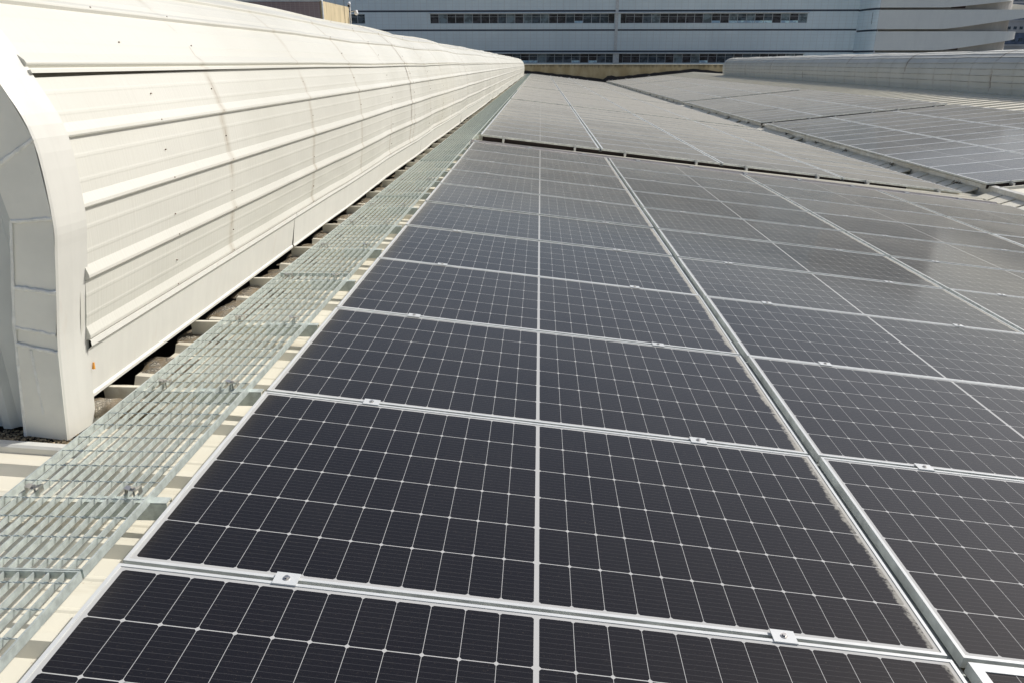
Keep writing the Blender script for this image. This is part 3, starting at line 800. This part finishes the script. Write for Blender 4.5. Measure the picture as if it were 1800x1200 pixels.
# conduit by the far slope's first block
mb = MB()
for u in (.55, 1.3): mb.tube(PB(u, 11.4, -.03), PB(u + .1, 13.0, -.03), .012, 8)
tag(mb.build("conduit", M_GALV), "pair of thin grey conduits on beige sheet beyond the gutter at the right edge", "conduit")

# ------------------------------------------------------------------ parapet at the far end
pw = empty("parapet_wall", (10, Y_END, -1.2)); tag(pw, "stained ochre concrete parapet wall closing the far end of the roof", "wall")
mb = MB(); mb.box(RIDGE - 13, RIDGE_B + 11.2, Y_END + .06, Y_END + .30, -12, 1.05); under(mb, "wall", M_CONC, pw)
mb = MB(); mb.box(RIDGE - 13.05, RIDGE_B + 11.25, Y_END + .02, Y_END + .34, 1.05, 1.16); under(mb, "coping", M_COPE, pw)
mb = MB(); x = RIDGE; rows0, rows1, rows2 = [], [], []
while x < RIDGE_B + 8:
    z = zA(x) if x < 9.7 else (zB(x) if x < RIDGE_B else zB(2 * RIDGE_B - x))
    h = random.uniform(.36, .46) + (.22 if 9.3 < x < 10.8 else 0)
    rows0.append((x, Y_END - .25 - random.uniform(0, .25), z + .05)); rows1.append((x, Y_END + .03, z + h * .6)); rows2.append((x, Y_END + .045, z + h)); x += .55
mb.loft([rows0, rows1, rows2]); under(mb, "bitumen_upstand", M_BITU_SHADE, pw)
mb = MB()
for k in range(26):
    x = random.uniform(2, 16); z = zA(x) if x < 9.7 else zB(x); s_ = random.uniform(.05, .16)
    p = Vector((x, Y_END - .35, z + .06)); mb.hexa([p + Vector((a * s_, b_ * s_, c_ * s_ * .6)) for a, b_, c_ in ((-1, -1, 0), (1, -.7, .1), (1, 1, 0), (-.8, 1, .1), (-.7, -.8, 1), (.8, -.7, .8), (.7, .9, 1), (-.8, .7, .9))])
tag(mb.build("rubble", simple("pale_rubble", (.45, .42, .40), .9, 0, .4, 4)), "pale scraps lying along the foot of the far parapet", "rubble", kind="stuff")

# ------------------------------------------------------------------ office building behind
YB = 112.0
ob = empty("office_building", (10, YB, -12)); tag(ob, "long grey tiled building with dark strip windows behind the far parapet", "building")
ZT = 17.5
XL, XR = -60.0, 44.4
mb = MB()
def strips(x0, x1, ya):
    """facade in horizontal strips with recessed grooves"""
    zs = [(-12, 2.66), (2.92, 5.46), (5.68, 7.90), (8.14, 10.75), (10.97, 13.2), (13.42, ZT)]
    holes = {0: (-40.0, 37.66, 1.29, 2.48), 2: (-14.33, 37.58, 6.44, 7.66), 4: (-14.33, 37.58, 11.7, 12.9)}
    for i, (a, b_) in enumerate(zs):
        if i in holes:
            hx0, hx1, hz0, hz1 = holes[i]
            mb.box(x0, x1, ya, ya + .3, a, hz0); mb.box(x0, x1, ya, ya + .3, hz1, b_)
            segs = [(x0, hx0), (hx1, x1)]
            if i == 2: segs = [(x0, -25.6), (-23.5, hx0), (hx1, x1)]
            segs.append((11.25, 12.1))
            for (p, q) in segs:
                if q > p: mb.box(p, q, ya, ya + .3, hz0, hz1)
        else: mb.box(x0, x1, ya, ya + .3, a, b_)
strips(XL, XR, YB)
mb.box(XL, XR, YB + 14, YB + 14.3, -12, ZT); mb.box(XL, XR, YB + .3, YB + 14, ZT - .3, ZT)
under(mb, "facade", M_FAC, ob)
mb = MB()
for z0, z1 in ((2.66, 2.92), (5.46, 5.68), (7.90, 8.14), (10.75, 10.97), (13.2, 13.42)): mb.box(XL, XR + .35, YB + .10, YB + .4, z0 - .01, z1 + .01)
under(mb, "groove", M_GROOVE, ob)
mb = MB()
for x0, x1, z in ((-40, 37.8, 2.50), (-14.5, 37.7, 7.68)): mb.box(x0, x1, YB - .28, YB - .002, z, z + .12)
under(mb, "ledge", M_LEDGE, ob)
mb = MB(); mb.box(11.35, 11.75, YB - .10, YB - .003, 2.95, ZT - .05); mb.box(11.25, 12.05, YB - .12, YB - .003, -12, 2.6); under(mb, "pier", M_LEDGE, ob)
def window_meshes(w, h):
    f = MB(); t = .035
    f.box(0, w, .10, .16, 0, t); f.box(0, w, .10, .16, h - t, h); f.box(0, t, .10, .16, t, h - t); f.box(w - t, w, .10, .16, t, h - t); f.box(t, w - t, .10, .16, h * .70, h * .70 + t)
    g1 = MB(); g1.quad((t, .14, t), (w - t, .14, t), (w - t, .14, h - t), (t, .14, h - t))
    return f.mesh("window_frame", M_WFRAME), g1
def windows(x0, x1, z0, h, n, light, openp):
    w = (x1 - x0) / n; f, g1 = window_meshes(w, h); gm = [g1.mesh("window_pane", m_) for m_ in M_PANE]
    sash = MB(); sash.box(.04, w - .04, 0, .03, 0, h * .66); sm = sash.mesh("open_sash", M_PANE[3])
    for i in range(n):
        x = x0 + i * w
        if 10.9 < x + w / 2 < 12.3: continue
        k = random.choices((0, 1, 2), light)[0]
        o = put("window", f, ob); o.location = (x - 10, .0, z0 + 12)
        put("pane", gm[k], o)
        if random.random() < openp(x): s_ = put("open_sash", sm, o); s_.location = (0, .07, .04); s_.rotation_euler.x = R(-14)
windows(-14.33, 37.58, 6.44, 1.22, 44, (5, 4, 3), lambda x: .06 if x < 20 else .30)
windows(-2.9, 37.66, 1.29, 1.19, 34, (5, 5, 2), lambda x: .38 if x < 11 else .10)
windows(-25.6, -23.5, 6.44, 1.22, 2, (1, 3, 0), lambda x: 0)
mb = MB(); mb.box(-40, -2.9, YB + .14, YB + .2, 1.29, 2.48); mb.box(XL + 1, XR - 1, YB + .31, YB + .34, 0, 9); mb.box(-14.33, 37.58, YB + .14, YB + .2, 11.7, 12.9)
under(mb, "dark_glazing", M_PANE[0], ob)

# curved spiral-ramp block at the right end
rb = empty("ramp_tower", (54, 108, -12)); tag(rb, "pale spiral car ramp with stacked curved parapet bands at the upper right", "ramp tower")
def ramp_path():
    """plan line of the outer parapet face"""
    p = []
    for k in range(9):         # concave return from the long facade
        a = k / 8; p.append((44.4 + 1.15 * (1 - math.cos(a * math.pi / 2)) , YB - 4.0 * math.sin(a * math.pi / 2)))
    return p
RY = 108.0; rc = ramp_path()
mb = MB()
for z0, z1 in ((-12, 2.60), (2.86, 5.22), (5.46, 7.84), (8.08, 12), (12.2, ZT)): mb.loft([[(x, y, z0) for x, y in rc], [(x, y, z1) for x, y in rc]])
under(mb, "return_wall", M_FAC, rb, smooth=False)
mb = MB(); mb.loft([[(x + .12, y + .1, -12) for x, y in rc], [(x + .12, y + .1, ZT) for x, y in rc]]); under(mb, "groove", M_GROOVE, rb)
mb = MB(); mb.box(44.95, 45.2, RY + .55, RY + 1.9, 6.1, 7.55); under(mb, "slit_window", M_PANE[0], rb)
def band(z_top, zb0, slope, x_end, rad, name="parapet_band"):
    """outer parapet: flat, then round the corner; soffit climbs from x=53.6"""
    pts = []
    x = 45.56
    while x < x_end - rad: pts.append((x, RY)); x += 1.0
    for k in range(13):
        a = k / 12 * math.pi * .62; pts.append((x_end - rad + rad * math.sin(a), RY + rad * (1 - math.cos(a))))
    lx, ly = pts[-1]
    for k in range(1, 10): pts.append((lx - .25 * k, ly + 1.0 * k))
    run = 0; top, bot = [], []
    prev = pts[0]
    for (px_, py_) in pts:
        run += math.hypot(px_ - prev[0], py_ - prev[1]); prev = (px_, py_)
        d = max(0, run - (53.6 - 45.56)); s2 = d - 1.2 * (1 - math.exp(-d / 1.2)) if d > 0 else 0
        zt = z_top; bot.append((px_, py_, zb0 + slope * s2)); top.append((px_, py_, max(zt, zb0 + slope * s2 + 1.0) if d > 14 else zt))
    mb = MB(); mb.loft([bot, top])
    inn = lambda P_: [(x - .18 * 0, y + .22, z) for x, y, z in P_]
    mb.loft([top, inn(top)]); mb.loft([inn(top), inn(bot)]); mb.loft([inn(bot), bot])
    under(mb, name, M_RAMP, rb)
    dk = MB(); dk.loft([[(x, y + .22, z + .02) for x, y, z in bot], [(min(x, 60.6), y + 5.5, z + .02) for x, y, z in bot]]); under(dk, "ramp_deck", M_RAMPIN, rb)
band(7.82, 5.48, .140, 67.0, 3.0); band(5.20, 2.86, .145, 64.9, 3.0); band(10.5, 8.1, .10, 63.6, 3.0); band(2.58, .2, .150, 64.0, 3.0); band(13.2, 10.8, .12, 64.6, 3.0); band(15.9, 13.4, .12, 64.6, 3.0)
mb = MB(); core = []
for k in range(17):
    a = -math.pi / 2 + k / 16 * math.pi * .9; core.append((61.1 + 3.3 * math.cos(a), RY + 4.4 + 3.6 * math.sin(a)))
core = [(46.0, RY + .8)] + core + [(60, RY + 14)]
mb.loft([[(x, y, -12) for x, y in core], [(x, y, ZT) for x, y in core]]); under(mb, "ramp_core", M_RAMPIN, rb)
M_DO = simple("dark_red_recess", (.07, .045, .045), .8)
for z0, z1 in ((8.05, 9.0), (2.9, 3.6)):
    mb = MB(); mb.box(55.1, 56.9, RY + .70, RY + .78, z0, z1); under(mb, "dark_opening", M_DO, rb)
mb = MB(); mb.box(45.7, 63, RY + 6, RY + 18, ZT - .2, ZT); under(mb, "roof_slab", M_RAMPIN, rb)

# ------------------------------------------------------------------ brick head-house on the left
hb = empty("stair_head_house", (-12, 42, -12)); tag(hb, "flat-topped mauve brick rooftop block with an ochre concrete flank, upper left", "building")
mb = MB(); mb.box(-24, -10.1, 39.7, 39.9, -12, 4.19); under(mb, "brick_wall", M_BRICK, hb)
mb = MB()
mb.hexa(((-10.1, 39.75, -12), (-10, 39.7, -12), (-10, 45.5, -12), (-10.2, 45.5, -12), (-10.1, 39.75, 4.22), (-10, 39.7, 4.22), (-10, 45.5, 4.30), (-10.2, 45.5, 4.30))); mb.box(-24, -10.2, 45.2, 45.45, -12, 4.2)
under(mb, "concrete_wall", M_BCON, hb)
mb = MB(); mb.box(-24, -10.1, 39.9, 45.2, 3.3, 3.5); under(mb, "roof_slab", M_DARK, hb)
mb = MB(); mb.box(-24.05, -9.985, 39.62, 39.92, 4.225, 4.30); mb.box(-10.0, -9.94, 39.66, 39.75, -2, 4.22); under(mb, "edge_strip", M_LEDGE, hb)
mb = MB(); mb.tube((-9.97, 44.3, 3.4), (-9.97, 44.3, -3), .035, 8); mb.tube((-9.97, 44.3, 3.4), (-9.97, 44.3, 4.9), .012, 6); mb.tube((-9.99, 42.4, 4.2), (-9.99, 42.4, 4.8), .008, 6)
under(mb, "rain_pipe", simple("dark_pipe", (.10, .08, .07), .6), hb)
cc = empty("security_camera", (-9.95, 45.5, 3.4)); tag(cc, "white dome security camera on a bracket at the ochre flank's far corner", "camera")
mb = MB(); mb.tube((-9.93, 45.55, 3.2), (-9.93, 45.55, 4.62), .028, 8); mb.tube((-9.93, 45.55, 4.05), (-9.63, 45.5, 4.10), .022, 8); under(mb, "bracket", M_CAMW, cc)
def ball(mb, c, r, z0=-1, z1=1):
    rings = []
    for k in range(9):
        a = math.asin(z0 + (z1 - z0) * k / 8) if True else 0
        rings.append([(c[0] + r * math.cos(a) * math.cos(q * math.pi / 7), c[1] + r * math.cos(a) * math.sin(q * math.pi / 7), c[2] + r * math.sin(a)) for q in range(14)])
    mb.loft(rings, close=True)
mb = MB(); ball(mb, (-9.58, 45.5, 3.98), .12); mb.tube((-9.58, 45.5, 4.0), (-9.58, 45.5, 4.14), .10, 12, .07); under(mb, "dome_housing", M_CAMW, cc, smooth=True)
mb = MB(); ball(mb, (-9.97, 45.5, 4.48), .10); under(mb, "upper_housing", M_CAMW, cc, smooth=True)
mb = MB(); ball(mb, (-9.97, 45.44, 4.36), .075); under(mb, "lens_dome", M_BLACK, cc, smooth=True)

# ------------------------------------------------------------------ ground, hill, city beyond
mb = MB(); mb.quad((-4000, -4000, -12), (4000, -4000, -12), (4000, 4000, -12), (-4000, 4000, -12)); tag(mb.build("ground", M_ASPH), kind="structure")
mb = MB(); rows = []
for j in range(8):
    t = j / 7; rows.append([(-1500 + 60 * i, 1500 + 120 * j, -12 + math.sin(math.pi * t) * (175 + 24 * math.sin(i * .33) + 9 * math.sin(i * .9 + 1))) for i in range(90)])
mb.loft(rows); tag(mb.build("hills", M_HILL), kind="structure")
cnt = 0
for (x, y, w, d, h, mi) in ((182, 300, 14, 12, 15, 1), (196, 306, 12, 12, 13.5, 2), (190, 330, 26, 18, 19.5, 0), (214, 372, 40, 20, 26, 1), (250, 420, 34, 24, 33, 0), (268, 460, 40, 20, 44, 1), (228, 330, 18, 14, 24, 0), (250, 350, 22, 16, 30, 2), (330, 560, 60, 30, 60, 0), (300, 520, 50, 30, 52, 2)):
    o = empty("city_building", (x, y, -12)); mb = MB(); mb.box(-w / 2, w / 2, 0, d, 0, h); put("wall", mb.mesh("wall", M_CITY[mi]), o)
    mb = MB(); mb.box(-w / 2 - .4, w / 2 + .4, -.4, d + .4, h + .01, h + .8); put("roof", mb.mesh("roof", M_CITY[0]), o)
    mb = MB(); z = 2
    while z < h - 1.5:
        q = -w / 2 + 1
        while q < w / 2 - 2: mb.box(q, q + 1.6, -.06, -.01, z, z + 1.4); q += 3
        z += 3.4
    if mb.f: put("window_rows", mb.mesh("window_rows", M_PANE[1]), o)
    cnt += 1
    tag(o, "hazy far-off city block beyond the ramp, %s-tallest-looking at the upper right edge" % ORD[cnt - 1], "building", "far city blocks")
